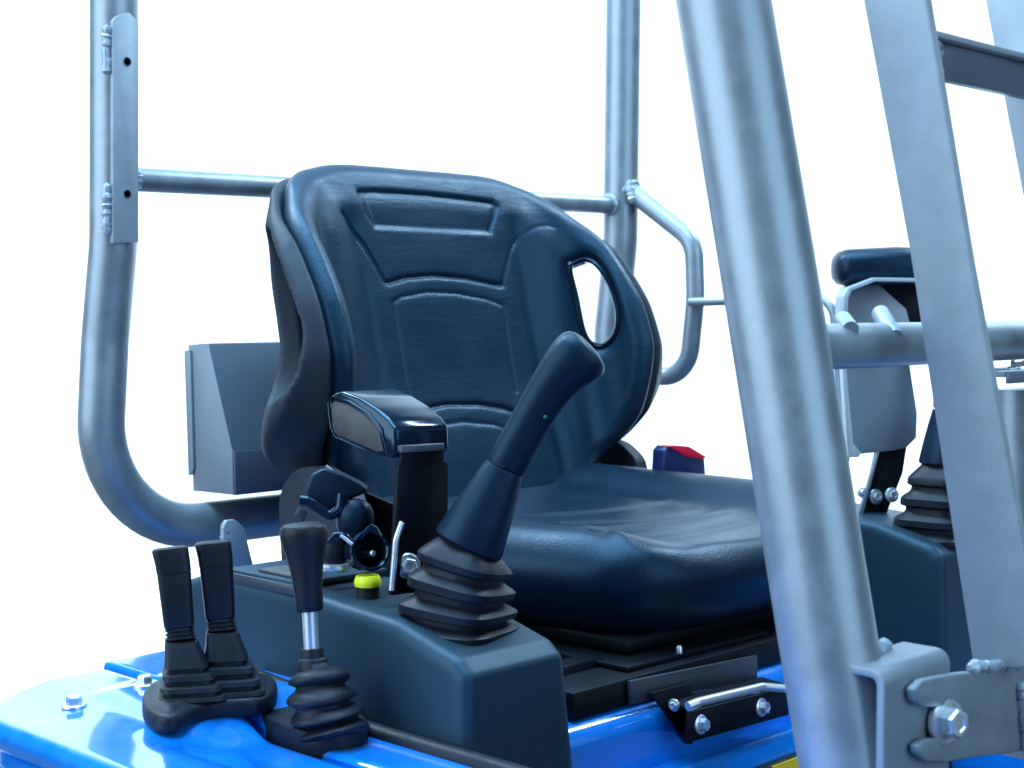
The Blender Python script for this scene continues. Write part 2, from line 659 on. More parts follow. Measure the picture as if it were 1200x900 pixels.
def rr(x0, y0, x1, y1, r, which=(1, 1, 1, 1)):
    """rounded rectangle outline with dense points; corners in order x0y0, x1y0, x1y1, x0y1"""
    out = []
    cs = [((x0, y0), 180, which[0]), ((x1, y0), 270, which[1]), ((x1, y1), 0, which[2]), ((x0, y1), 90, which[3])]
    for (cx, cy), a0, on in cs:
        q = r * on if on else 0.004
        ox = cx + (q if cx == x0 else -q)
        oy = cy + (q if cy == y0 else -q)
        for k in range(7):
            a = R(a0 + 90 * k / 6)
            out.append((ox + q * math.cos(a), oy + q * math.sin(a)))
    dense = []
    for i in range(len(out)):
        a, b = np.array(out[i]), np.array(out[(i + 1) % len(out)])
        m = max(1, int(np.linalg.norm(b - a) / 0.03))
        for k in range(m):
            dense.append(tuple(a + (b - a) * k / m))
    return dense


def lever_pad(x, y):
    """raised pressing the lever boots are seated on"""
    d = sd_poly(x, y, np.array([(0.700, 1.17), (0.690, 1.05), (0.735, 0.985), (0.735, 0.86), (0.86, 0.80), (0.90, 1.20)]))
    front = 1 - sstep(1.0, 1.07, y)
    return 0.005 * (1 - sstep(-0.012, 0.022, d)) * (1 - front) - 0.019 * sstep(0.640, 0.715, x) * front - 0.004 * sstep(0.05, 0.12, 0.76 - x)


lp_tab = Tab(lever_pad, (0.5, 0.4), (1.0, 1.4), 0.004)
part('side_panel', panel(rr(0.592, 0.40, 0.7555, 1.265, 0.11, (1, 0, .12, 1)), ZC + DZ, 0.03, 0.012,
                         (0.58, 0.39, ZC - 0.38), (0.77, 1.28, ZC - 0.30), 0.004, lp_tab), 'blue', body)
deck_o = rr(0.762, 0.40, 0.826, 0.868, 0.02, (0, 0, 0, 0))
deck_poly = [(0.762, 0.40), (0.829, 0.40), (0.829, 0.866), (0.87, 0.866), (0.92, 0.866), (0.92, 1.0), (0.92, 1.15), (0.92, 1.285), (0.85, 1.285), (0.766, 1.285), (0.762, 1.28), (0.762, 1.1), (0.762, 0.8)]


def dense(poly, step=0.02):
    out = []
    for i in range(len(poly)):
        a, b = np.array(poly[i]), np.array(poly[(i + 1) % len(poly)])
        m = max(1, int(np.linalg.norm(b - a) / step))
        out += [tuple(a + (b - a) * k / m) for k in range(m)]
    return out


part('deck_panel', panel(dense(deck_poly), ZC + DZ, 0.03, 0.006,
                         (0.75, 0.39, ZC - 0.38), (1.0, 1.30, ZC - 0.30), 0.004, lp_tab), 'blue', body)
# lower side wall with its pressed step and dark vent opening
part('side_wall', panel(rr(0.600, 0.42, 0.82, 1.255, 0.10, (1, 0, .12, 1)), ZC - 0.3662, 0.36, 0.01,
                        (0.585, 0.40, ZC - 0.74), (1.0, 1.27, ZC - 0.355), 0.008), 'blue', body)
part('side_rim', panel(rr(0.588, 0.41, 0.70, 1.268, 0.105, (1, 0, .12, 1)), ZC - 0.384, 0.016, 0.006,
                       (0.57, 0.39, ZC - 0.41), (0.72, 1.29, ZC - 0.37), 0.004), 'blue', body)
part('vent_opening', box((0.594, 0.99, ZC - 0.50), (0.604, 1.19, ZC - 0.425), 0.004), 'navy', body)
# base under the seat
def base_relief(x, y):
    return 0.0 * x


part('seat_base', panel(rr(0.925, 0.872, 1.45, 1.42, 0.02), ZC - 0.362, 0.34, 0.020,
                        (0.91, 0.86, ZC - 0.72), (1.68, 1.44, ZC - 0.35), 0.006), 'blue', body)
part('seat_base_step', box((0.968, 0.846, ZC - 0.70), (1.44, 0.875, ZC - 0.418), 0.006, 3), 'blue', body)
part('front_ledge', box((0.992, 0.836, ZC - 0.70), (1.43, 0.850, ZC - 0.441), 0.002, 2), 'black_steel', body)
a = P(905, 902, Y=0.835)
part('yellow_sticker', box((a.x, 0.8345, a.z - 0.03), (a.x + 0.13, 0.8362, a.z + 0.003), 0), 'sticker', body)
b1 = P(87, 824, Z=DZ)
bolt(body, (b1.x, b1.y, b1.z - 0.003), (0, 0, 1), 0.92, spin=0.4)
b2 = P(170, 805, Z=DZ + .004)
bolt(body, (b2.x, b2.y, b2.z + 0.001), (0, 0, 1), 0.92, spin=0.9)
# floor plate in front
part('floor_plate', box((0.99, 0.35, ZC - 0.72), (1.95, 0.845, ZC - 0.70), 0.002), 'black_steel', body)
part('side_base', box((1.665, 0.40, ZC - 0.70), (1.90, 1.30, ZC - 0.47), 0.012, 3), 'blue', body)

# ================================================================ REAR ROLL FRAME
RY = 1.52
zr = ZC
L_top, L_mid = P(134, -70, Y=RY), P(133, 285, Y=RY)
R_top, R_mid = P(731.5, -70, Y=RY), P(727, 285, Y=RY)
frame = thing('roll_frame', 'silver tubular rear roll frame standing behind the black seat', 'roll frame',
              (1.37, RY, 0.95))
L_low = P(123, 400, Y=RY + 0.016)
L_cor = P(112, 606, Y=RY + 0.022)
zl = P(330, 603, Y=RY + 0.022).z
L_cor.z = zl
XR = R_mid.x
R_low = Vector((XR, RY + 0.018, L_low.z))
R_cor = Vector((XR + (L_low.x - L_cor.x) * 0.4, RY + 0.022, zl))
hoop = fillet([L_top, L_mid, L_low, L_cor, R_cor, R_low, R_mid, R_top],
              [0, 0.25, 0.15, 0.135, 0.135, 0.15, 0.25, 0], 16, 0.62)
part('hoop_tube', tube(hoop, 0.0264, 40), 'silver', frame)
cL, cR = P(150, 210, Y=RY), P(728, 241, Y=RY)
ct = part('cross_tube', tube([cL, cR], 0.0136, 28), 'silver', frame)
part('weld_bead', weld_ring((R_mid.x - 0.0262, RY, cR.z), (1, 0, 0), 0.0135, 0.0035), 'weld', frame)
part('weld_bead', weld_ring((L_mid.x + 0.0262, RY, cL.z), (1, 0, 0), 0.0135, 0.0035), 'weld', frame)
# flat mounting plate on the left post
py_ = RY - 0.034
poly = [P(x, y, Y=py_) for x, y in ((132.5, 285), (132.5, 24), (137, 19), (144, 16), (152, 15), (162.5, 26), (162.5, 284))]
plate = part('mounting_plate', prism(poly, (0, 0.0065, 0), 0.0008), 'silver_flat', frame)
for y in (72, 227):
    c = P(149, y, Y=py_)
    hl = part('bolt_hole', lathe([(0.0042, -0.001), (0.0042, 0.0006), (0.0036, 0.0007)], c, (0, -1, 0), 20), 'hole', plate)
    part('hole_rim', lathe([(0.0052, -0.001), (0.0052, 0.0003), (0.0044, 0.0005)], c, (0, -1, 0), 20), 'steel_plate', plate)
for y0, y1 in ((30, 87), (215, 276)):
    part('weld_bead', weld(P(125, y0, Y=RY - 0.026), P(125, y1, Y=RY - 0.026), 0.0055), 'weld', frame)
# support plate from the lower tube down to the deck
sp = [P(x, y, Y=1.47) for x, y in ((262, 618), (266, 610), (276, 609), (286, 618), (304, 690), (262, 690))]
part('support_plate', prism(sp, (0, 0.007, 0), 0.001), 'silver_flat', frame)
part('weld_bead', weld(P(264, 612, Y=1.475), P(262, 640, Y=1.475), 0.005), 'weld', frame)

# ---- hand rail on the far post
rail = thing('hand_rail', 'bent silver grab rail reaching forward from the farther rear post', 'grab rail',
             (XR, RY - 0.05, P(735, 440, X=XR).z))
hr = fillet([P(733, 219, X=XR), P(813, 283, X=XR), P(815, 350, X=XR), P(806, 441, X=XR), P(722, 441, X=XR)],
            [0, 0.05, 0.2, 0.05, 0], 12)
part('rail_tube', tube(hr, 0.0138, 28), 'silver', rail)
part('weld_bead', weld(P(737, 212, X=XR - 0.012), P(742, 238, X=XR - 0.012), 0.007), 'weld', rail)
part('weld_bead', weld_ring(P(739, 223, X=XR), P(800, 272, X=XR) - P(739, 223, X=XR), 0.0145, 0.004), 'weld', rail)
rod = fillet([P(809, 354, X=XR - 0.012), P(976, 349, X=XR - 0.012), P(992, 545, X=XR - 0.012), P(960, 552, X=XR - 0.012)],
             [0, 0.03, 0.02, 0], 10)
part('guard_rod', tube(rod, 0.0065, 18), 'silver', rail)

# ================================================================ FRONT POST
FX = 0.875
post = thing('front_post', 'thick silver front canopy post leaning across the near side of the seat', 'canopy post',
             P(1012, 1000, X=FX))
part('post_tube', tube([P(836, -70, X=FX), P(897.5, 300, X=FX), P(970, 750, X=FX), P(1012, 1000, X=FX)], 0.0327, 56), 'silver', post)
# cross tube behind the guard
c0 = P(950, 407, Y=0.60)
part('cross_tube', tube([(FX, 0.60, c0.z), (1.62, 0.60, c0.z)], 0.0165, 32), 'silver', post)
part('weld_bead', weld_ring((FX + 0.033, 0.60, c0.z), (1, 0, 0), 0.0175, 0.004), 'weld', post)
for xa, ya, xb, yb, r_ in ((1031, 366, 1048, 395, 0.0065), (1068, 388, 1071, 400, 0.005), (988, 374, 997, 386, 0.006)):
    tc_ = (P(xb, 407, Y=0.60) - CAM).dot(_cf)
    part('stud', tube([P(xa, ya, t=tc_ + .004), P(xb, yb, t=tc_ - .022)], r_, 18), 'weld', post)
# folded hinge bracket: flange on the post, face turned down
BYF = 0.5025
tl = P(1037, 786, Y=BYF)
x0, x1, zt = tl.x, P(1114, 770, Y=BYF).x, tl.z
bm = bmesh.new()
th = 0.006
prof2 = [(BYF, zt - 0.20)]
for k in range(7):
    a = R(180 - 90 * k / 6)
    prof2.append((BYF + 0.010 + 0.010 * math.cos(a), zt - 0.010 + 0.010 * math.sin(a)))
prof2.append((BYF + 0.036, zt))
prof2.append((BYF + 0.036, zt - th))
for k in range(5):
    a = R(90 + 90 * k / 4)
    prof2.append((BYF + th + 0.005 + 0.005 * math.cos(a), zt - th - 0.005 + 0.005 * math.sin(a)))
prof2.append((BYF + th, zt - 0.20))
part('hinge_bracket', prism([(x0, y, z) for y, z in prof2], (x1 - x0, 0, 0), 0.0008), 'bracket_paint', post)
part('weld_bead', weld(P(1002, 774, Y=BYF + .028), P(1040, 757, Y=BYF + .034), 0.0055), 'weld', post)
# ledge and guide tube under the cross tube
lg = P(1160, 436, Y=0.585)
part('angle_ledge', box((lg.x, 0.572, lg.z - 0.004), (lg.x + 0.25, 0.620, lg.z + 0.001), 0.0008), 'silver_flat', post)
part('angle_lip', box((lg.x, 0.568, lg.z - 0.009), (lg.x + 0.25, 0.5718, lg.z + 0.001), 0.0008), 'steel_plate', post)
bolt(post, (P(1190, 418, Y=0.585).x, 0.583, lg.z + 0.001), (0, 0, 1), 0.75)
gt = P(1200, 450, Y=0.605)
part('guide_tube', tube([(gt.x, 0.607, gt.z - 0.004), (gt.x + 0.004, 0.60, gt.z - 0.32)], 0.025, 32), 'silver', post)

# ================================================================ FRONT GUARD
GX = 1.0
guard = thing('front_guard', 'silver front guard of upright flat bars bolted to the leaning post', 'front guard',
              P(1170, 800, X=GX))


def upright(X, pts, name='flat_bar'):
    poly = [P(x, y, X=X) for x, y in pts]
    return part(name, prism(poly, (0.009, 0, 0), 0.0012, 3), 'silver_flat', guard)


upright(GX, ((999, -70), (1072, -70), (1085.5, 0), (1135, 300), (1224, 783), (1141, 783), (1067, 300), (1011.5, 0)))
dX = 0.20
sh = Vector((dX, 0, 0))
bar0 = [P(x, y, X=GX) + sh for x, y in ((999, -70), (1072, -70), (1085.5, 0), (1135, 300), (1224, 783), (1141, 783), (1067, 300), (1011.5, 0))]
part('flat_bar', prism(bar0, (0.009, 0, 0), 0.0012, 3), 'silver_flat', guard)
cy = P(1060, 60, X=GX).y
ca, cb = P(1098, 50, Y=cy), P(1098, 94, Y=cy)
part('cross_bar', box((GX + 0.0095, cy - 0.004, cb.z), (GX + dX - 0.0005, cy + 0.004, ca.z), 0.001), 'steel_plate', guard)  # darker grey puts shade of the front face into its colour
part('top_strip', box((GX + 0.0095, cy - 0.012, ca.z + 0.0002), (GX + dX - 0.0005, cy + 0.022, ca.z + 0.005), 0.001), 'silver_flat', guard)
part('weld_bead', weld(P(1099, 48, Y=cy - 0.006), P(1101, 96, Y=cy - 0.006), 0.0035), 'weld', guard)
# slotted hinge plate in front of the bracket
HY = 0.4945
hp = [(1126, 789), (1205, 782), (1260, 776), (1260, 872), (1205, 880), (1160, 886), (1135, 889), (1110, 894), (1088, 893), (1076, 884),
      (1075, 874), (1086, 866), (1110, 866), (1122, 852), (1120, 836), (1104, 828), (1084, 830), (1073, 822), (1071, 808), (1082, 797), (1100, 793)]
part('hinge_plate', prism([P(x, y, Y=HY) for x, y in hp], (0, 0.0065, 0), 0.0018, 3), 'bracket_paint', guard)
part('weld_bead', weld(P(1136, 783, Y=HY + 0.002), P(1215, 776, Y=HY + 0.002), 0.0045), 'weld', guard)
part('weld_bead', weld(P(1196, 800, Y=HY - 0.002), P(1203, 880, Y=HY - 0.002), 0.0045), 'weld', guard)
hb = P(1110, 846, Y=HY)
bo = bolt(guard, (hb.x, HY + 0.002, hb.z), (-0.25, -1, 0.08), 1.35, name='hinge_bolt', spin=0.35)

# ================================================================ SEAT
SX = 1.295
seat = thing('operator_seat', 'black vinyl operator seat with winged backrest, two oval openings', 'seat', (SX, 1.12, ZC - 0.32))
REC = R(14)
SO = Vector((SX, 1.36, ZC))
SV = Vector((0, math.sin(REC), math.cos(REC)))
SW = Vector((0, -math.cos(REC), math.sin(REC)))


U0, RB, FM = 0.160, 0.070, R(80)
_T = (math.cos(FM), math.sin(FM))
_N = (-math.sin(FM), math.cos(FM))
_B = (U0 + RB * math.sin(FM), RB - RB * math.cos(FM))


def belly(s, v):
    """gentle swelling of the front: lumbar roll, bolsters, top rolled back"""
    a = np.abs(s)
    low = 1 - sstep(0.08, 0.15, v)
    return 0.010 * (1 - sstep(-0.2, -0.08, v)) * (1 - sstep(.12, .2, a)) - 0.014 * sstep(0.12, 0.20, v) \
        + 0.011 * np.exp(-((a - 0.178) / 0.030) ** 2) * low - 0.004 * np.exp(-((a - 0.136) / 0.012) ** 2) * (1 - sstep(0.09, 0.13, v))


def unbend(u, w):
    """across the seat: arc length s and height n above the bent mid line"""
    a = np.abs(u)
    phi = np.arctan2(a - U0, RB - w)
    inarc = (a > U0) & (phi < FM) & (w < RB)
    s1 = U0 + RB * phi
    n1 = RB - np.hypot(a - U0, RB - w)
    s2 = U0 + RB * FM + (a - _B[0]) * _T[0] + (w - _B[1]) * _T[1]
    n2 = (a - _B[0]) * _N[0] + (w - _B[1]) * _N[1]
    s = np.where(a <= U0, a, np.where(inarc, s1, s2))
    n = np.where(a <= U0, w, np.where(inarc, n1, n2))
    return s * np.where(u < 0, -1, 1), n


def bend(s, n):
    a = abs(s)
    if a <= U0:
        u, w = a, n
    elif a < U0 + RB * FM:
        f_ = (a - U0) / RB
        u, w = U0 + (RB - n) * math.sin(f_), RB - (RB - n) * math.cos(f_)
    else:
        k = a - U0 - RB * FM
        u, w = _B[0] + k * _T[0] + n * _N[0], _B[1] + k * _T[1] + n * _N[1]
    return (u if s >= 0 else -u), w


def seat_uv(px, py, depth=0.0):
    """where a line of sight meets the front skin of the backrest, unrolled"""
    d = ray(px, py)
    tt = np.linspace(1.2, 2.6, 1401)
    pts = np.array(CAM)[None] + tt[:, None] * np.array(d)[None]
    r = pts - np.array(SO)[None]
    u, v, w = r[:, 0], r @ np.array(SV), r @ np.array(SW)
    s, n = unbend(u, w)
    n = n - belly(s, v) - depth
    i = np.nonzero((n[:-1] > 0) & (n[1:] <= 0) & (np.abs(s[1:]) < .40))[0]
    i = i[0] if len(i) else int(np.argmin(np.abs(n)))
    k = n[i] / (n[i] - n[i + 1]) if n[i] != n[i + 1] else 0
    return (float(s[i] + k * (s[i + 1] - s[i])), float(v[i] + k * (v[i + 1] - v[i])))


half = [(0, .184), (.07, .184), (.128, .182), (.172, .171), (.203, .147), (.227, .116), (.249, .086), (.266, .053), (.280, .021), (.292, -.015),
        (.297, -.06), (.294, -.085), (.283, -.115), (.267, -.145), (.252, -.165), (.234, -.184), (.215, -.198), (.20, -.215), (.19, -.25), (.15, -.275), (0, -.28)]
outl = half + [(-u, v) for u, v in half[-2:0:-1]]
OUT = spline(outl, 6)
hole_r = [seat_uv(x, y) for x, y in ((667, 312), (674, 304), (686, 301), (698, 309), (711, 331), (720, 362), (720, 385), (713, 400), (702, 406), (690, 401), (682, 384), (674, 345))]
HR = spline(hole_r, 6)
lo2, hi2 = (-.46, -.36), (.46, .26)
tO = Tab(lambda a, b: sd_poly(a, b, OUT), lo2, hi2, 0.002)
tH = Tab(lambda a, b: sd_poly(np.abs(a), b, HR) + np.where(a < 0, 0.010, 0.0), lo2, hi2, 0.002)
SHH = spline([(.215, .062), (.221, .084), (.233, .088), (.246, .064), (.259, .03), (.275, -.015), (.281, -.05), (.274, -.085), (.256, -.105), (.232, -.105), (.219, -.07), (.214, 0)], 6)
tS = Tab(lambda a, b: np.minimum(sd_poly(np.abs(a), b, SHH), sd_poly(np.abs(a), b, HR) - .003 + np.where(a < 0, .05, 0)), lo2, hi2, 0.002)
g_thick = [
    [(422, 224.5), (440, 224), (463, 225), (505, 228), (545, 232.5), (579, 237), (583.5, 241), (580, 256), (575.5, 270)],
    [(402.7, 249), (426, 285), (452, 329), (456, 331), (477, 325), (510, 322.4), (547, 325.7), (586, 334), (589, 333)],
    [(478, 487), (500.7, 478.8), (524, 473.5), (561.4, 473.5), (594, 478.8), (625, 490)],
]
g_thin = [
    [(575.5, 270), (572, 272.4), (540, 271), (505, 268.7), (440, 265), (430, 250), (422, 226)],
    [(589, 333), (592, 320), (598.8, 292), (610.5, 275.7), (626.8, 266.4), (641, 264), (652, 266)],
    [(479.7, 462.4), (468, 399.4), (461, 354.5), (470, 348), (500.7, 342), (533.4, 343.4), (570.8, 350.4), (591, 358.3), (596.5, 404), (606, 458)],
    [(500, 503), (519.4, 497.5), (542.7, 494), (580, 497.5), (606, 506)],
]
uv_thick = [[seat_uv(*p) for p in g] for g in g_thick]
uv_thin = [[seat_uv(*p) for p in g] for g in g_thin]
rect_uv = np.array([seat_uv(*p) for p in ((424, 225), (463, 225), (505, 228), (545, 232.5), (579, 237), (583, 241), (575.5, 270), (572, 272), (505, 268.7), (440, 265))])


def grooves(u, v):
    D = np.zeros(u.shape)
    for g in uv_thick:
        d = dist_lines(u, v, g)
        D += 0.0036 * np.exp(-(d / 0.0030) ** 2) + 0.0006 * np.exp(-(d / 0.010) ** 2)
    for g in uv_thin:
        d = dist_lines(u, v, g)
        D += 0.0013 * np.exp(-(d / 0.0026) ** 2) + 0.0003 * np.exp(-(d / 0.008) ** 2)
    D += 0.0028 * (1 - sstep(-0.004, 0.0015, sd_poly(u, v, rect_uv)))
    return D


tG = Tab(grooves, (-.26, -.2), (.26, .2), 0.0008)


TH = 0.037


def f_back(u, v, w):
    s, n = unbend(u, w)
    n = n - belly(s, v)
    f = round_and(tO(s, v), np.maximum(n + tG(s, v), -TH - n), 0.0215)
    return smax(f, 0.000 - tH(s, v), 0.020)


def f_shell(u, v, w):
    s, n = unbend(u, w)
    n = n - belly(s, v)
    thick = 0.028 + 0.034 * (1 - sstep(-0.16, -0.03, v)) * sstep(0.10, 0.20, np.abs(s)) - 0.012 * sstep(0.02, 0.14, v)
    f = round_and(tO(s, v) + 0.002 + 0.40 * np.maximum(-n - TH - 0.004, 0), np.maximum(n + TH - 0.0015, -TH - thick - n), 0.010)
    return smax(f, -tS(s, v), 0.006)


def to_seat(vq):
    v, q = vq
    o, a, b = np.array(SO), np.array(SV), np.array(SW)
    return o + v[:, :1] * np.array([1, 0, 0]) + v[:, 1:2] * a + v[:, 2:3] * b, q[:, ::-1] if False else q


def orient(vq):
    """local frame (u, v, w) is right handed here"""
    return vq


back = part('backrest', to_seat(skin(f_back, (-.345, -.30, -.10), (.345, .20, .20), 0.0021)), 'vinyl', seat, sharp=None)
part('back_shell', to_seat(skin(f_shell, (-.36, -.30, -.14), (.36, .20, .20), 0.004)), 'shell', seat, sharp=None)


def rim(sign):
    """moulded trim ring inside a wing opening"""
    inner, outer = [], []
    n = len(HR)
    V, F = [], []
    pro = [(0.001, -0.034), (0.0, -0.012), (0.0012, -0.007), (0.004, -0.005), (0.0075, -0.007), (0.009, -0.014)]
    for i in range(n):
        p = HR[i]
        tg = HR[(i + 1) % n] - HR[i - 1]
        tg /= np.linalg.norm(tg)
        nm = np.array([tg[1], -tg[0]])
        if sd_poly(np.array([p[0] + nm[0] * 1e-3]), np.array([p[1] + nm[1] * 1e-3]), HR)[0] < 0:
            nm = -nm
        for a, b in pro:
            q = p + nm * (a - 0.0055)
            if sign < 0:
                q = q - nm * 0.010
            u_, v_ = q[0] * sign, q[1]
            n_ = float(belly(np.array(u_), np.array(v_))) + b
            u2, w2 = bend(u_, n_)
            V.append(tuple(SO + Vector((1, 0, 0)) * u2 + SV * v_ + SW * w2))
    m = len(pro)
    for i in range(n):
        for k in range(m - 1):
            i2 = (i + 1) % n
            F.append([i * m + k, i2 * m + k, i2 * m + k + 1, i * m + k + 1])
    return np.array(V), F


for s_ in (-1, 1):
    part('opening_trim', rim(s_), 'gloss_black', back, sharp=50)

# ---- cushion
cu_out = [(0, .892), (.08, .894), (.140, .906), (.178, .930), (.202, .975), (.222, 1.10), (.226, 1.25), (.21, 1.34), (.16, 1.37), (0, 1.375)]
cu_poly = spline(cu_out + [(-u, y) for u, y in cu_out[-2:0:-1]], 6)
tC = Tab(lambda a, b: sd_poly(a, b, cu_poly), (-.34, .80), (.34, 1.45), 0.003)


def cl(*pts):
    return spline([(lambda p: (p.x - SX, p.y))(P(x, y, Z=-0.227)) for x, y in pts], 6, False)


FOLDS = [
    (0.0034, 0.011, cl((716, 634), (735, 640), (770, 640), (830, 631), (900, 621), (960, 610))),
    (-0.0042, 0.012, cl((700, 632), (740, 628), (800, 622), (860, 610), (920, 596))),
    (0.0044, 0.008, cl((660, 622), (720, 618), (790, 611), (850, 600), (900, 588))),
    (-0.0034, 0.009, cl((640, 612), (720, 608), (800, 601), (860, 590))),
    (0.0038, 0.008, cl((600, 606), (680, 601), (740, 594), (780, 588))),
    (-0.0045, 0.009, cl((640, 612), (690, 628), (720, 640), (748, 653))),
    (0.0012, 0.012, cl((600, 612), (650, 622), (685, 634), (706, 650))),
]


def cush_top(u, y):
    a = np.abs(u)
    z = -0.229 + np.where(u < 0, 0.014, 0.028) * sstep(0.10, 0.185, a) - 0.006 * sstep(0.18, 0.23, a)
    z = z + 0.008 * sstep(1.05, 1.32, y) * (1 - sstep(.14, .2, a)) - 0.004 * (1 - sstep(0.87, 1.0, y))
    # soft folds pulled across the seat
    fade = np.where(u > 0, 1 - sstep(.085, .125, a), 1 - sstep(.165, .2, a))
    for amp, wd, line in FOLDS:
        d = dist_lines(u, y, line)
        z = z + amp * np.exp(-(d / wd) ** 2) * fade
    return z


tT = Tab(cush_top, (-.34, .80), (.34, 1.45), 0.002)


def f_cush(u, y, z):
    s = np.maximum(z - tT(u, y), -0.318 - z)
    bulge = 0.010 * np.exp(-((z + 0.262) / 0.03) ** 2)
    return round_and(tC(u, y) - bulge, s, 0.034)


v_, q_ = skin(f_cush, (-.29, .83, -.34), (.29, 1.42, -.17), 0.004)
v_ = v_ + np.array([SX, 0, ZC])
part('cushion', (v_, q_), 'cushion_vinyl', seat, sharp=None)
# cushion pan
part('seat_pan', box((SX - .19, .925, ZC - .328), (SX + .19, 1.36, ZC - .314), 0.004), 'black_steel', seat)


# ---- hinge covers at both sides of the seat
def cover(px_list, X, ext):
    poly = spline([(lambda p: (p.y, p.z))(P(x, y, X=X)) for x, y in px_list], 5)
    return prism([(X, a, b) for a, b in poly], (ext, 0, 0), 0.004, 3)


part('recliner_cover', cover(((326, 600), (331, 570), (346, 551), (365, 547), (385, 556), (420, 590), (440, 640), (430, 700), (350, 720), (333, 690)), 1.012, 0.022),
     'shell', seat, sharp=40)
part('recliner_cover', cover(((690, 540), (700, 520), (716, 516), (733, 526), (747, 548), (745, 600), (700, 610)), 1.56, 0.022), 'shell', seat, sharp=40)

# ================================================================ SEAT MOUNT
mount = thing('seat_mount', 'black steel sliding seat mount bolted onto the blue base', 'seat mount', (SX, 1.0, ZC - 0.362))
fa = P(737, 800, Y=0.895)
fb = P(888, 770, Y=0.895)
part('front_plate', prism([P(739, 798, Y=.876), P(888, 768, Y=.876), P(888, 796, Y=.876), P(739, 826, Y=.876)], (0, 0.004, 0), 0.001), 'dark_steel', mount)
part('top_plate', box((fa.x, 0.897, ZC - .3355), (fb.x + .02, 1.30, ZC - .3305), 0.001), 'black_steel', mount)
for x in (SX - .17, SX + .15):
    part('slide_rail', box((x - .02, .915, ZC - .3605), (x + .02, 1.34, ZC - .3385), 0.002), 'black_steel', mount)
part('lower_plate', box((0.985, .8835, ZC - .3612), (1.44, .9345, ZC - .336), 0.002), 'black_steel', mount)
part('suspension_box', box((1.00, .935, ZC - .3615), (1.445, 1.36, ZC - .337), 0.003), 'black_steel', mount)
part('slide_bracket', box((1.02, .935, ZC - .352), (1.085, .96, ZC - .329), 0.002), 'black_steel', mount)
lr = [P(806, 828, Y=.832), P(818, 823, Y=.830), P(893, 805, Y=.830), P(920, 807, Y=.84), P(950, 802, Y=.86)]
part('slide_lever', tube(fillet(lr, 0.02, 6), 0.0042, 16), 'chrome', mount)
# bolted angle bracket on the sloping front of the base
KY = 0.840
kp = [P(806, 871, Y=KY), P(925, 838, Y=KY), P(922, 806, Y=KY), P(808, 834, Y=KY)]
ks = Vector((0, 0.0, 0))
part('side_web', prism([P(x, y, Y=0.868) for x, y in ((763, 812), (812, 800), (812, 872), (806, 872), (790, 850))], (0, 0.003, 0), 0.0006), 'black_steel', mount)
kb = part('mount_bracket', prism(kp, (0, 0.0045, 0), 0.0012), 'black_steel', mount)
part('bracket_gusset', prism([P(806, 871, Y=KY + .004), P(808, 820, Y=KY + .004), P(806, 818, Y=KY + .05), P(800, 850, Y=KY + 0.05)], (0.0035, 0, 0), 0.0008), 'black_steel', mount)
part('bracket_top', prism([P(808, 834, Y=KY + .0047), P(922, 806, Y=KY + .0047), P(922, 806, Y=KY + .0047) + Vector((0, .03, .002)), P(808, 834, Y=KY + .0047) + Vector((0, .03, .002))], (0, 0, 0.004), 0.0008), 'black_steel', mount)
for x, y in ((821, 849), (892, 829)):
    p = P(x, y, Y=KY)
    bolt(mount, (p.x, KY + 0.0005, p.z), (0.05, -1, 0.1), 0.80, spin=random.random())
p = P(790, 826, Y=0.862)
bolt(mount, p, (-1, -.3, 0), 0.5)
p = P(796, 760, Y=0.90)
part('adjuster_screw', lathe([(0.003, 0), (0.003, 0.007), (0.0018, 0.009)], p - Vector((0, 0, .006)), (0, 0, 1), 14), 'chrome', mount)

# ================================================================ CONSOLES
def console(dx, dy, dz, name, label, foot=.46):
    X0, X1 = 0.832 + dx, 0.964 + dx
    t = thing(name, label, 'control console', ((X0 + X1) / 2, 1.03 + dy, ZC - 0.45), 'control consoles beside the seat')
    prof = [(.842, -.70), (.857, -.40), (.864, -.293), (.878, -.281), (.955, -.2605), (1.06, -.2535), (1.175, -.2515), (1.225, -.2545), (1.258, -.264), (1.274, -.285), (1.28, -.70)]
    prof = [(y + dy, ZC + z + dz) for y, z in prof]
    pp = np.array(prof)
    poly = spline(pp, 1)
    cy, cz = (.5 * (.85 + 1.23)) + dy, ZC - .4 + dz

    tab = Tab(lambda a, b: sd_poly(a, b, pp), (0.80 + dy, ZC - .74 + dz), (1.32 + dy, ZC - .22 + dz), 0.003)

    def f(x, y, z):
        hh = ZC - .25 + dz - z
        side = np.maximum(x - X1 + .010 - .07 * np.clip(hh - .03, 0, 1), X0 + .006 - .05 * np.clip(hh, 0, 1) - x)
        return round_and(side, tab(y, z), 0.011)
    v, q = skin(f, (X0 - .03, .82 + dy, ZC - foot + dz), (X1 + .04, 1.30 + dy, ZC - .235 + dz), 0.004)
    part('housing', (v, q), 'console', t, sharp=None)
    return t


con = console(0, 0, 0, 'control_console', 'dark grey plastic console between the armrest joystick and the three deck levers')
con2 = console(0.82, 0.035, -0.004, 'control_console', 'dark console across the seat, seen between the leaning post and the flat bar', .68)
# lid panel on top of the near console
la = P(275, 676, X=0.836)
part('lid', box((0.842, 1.085, ZC - .2515), (0.948, 1.195, ZC - .2455), 0.002), 'console', con)
part('lid_edge', box((0.838, 1.075, ZC - .2575), (0.8415, 1.20, ZC - .2480), 0.0012), 'dark_steel', con)
part('switch_plate', box((0.850, 1.105, ZC - .2454), (0.880, 1.155, ZC - .2425), 0.001), 'pad_side', con)


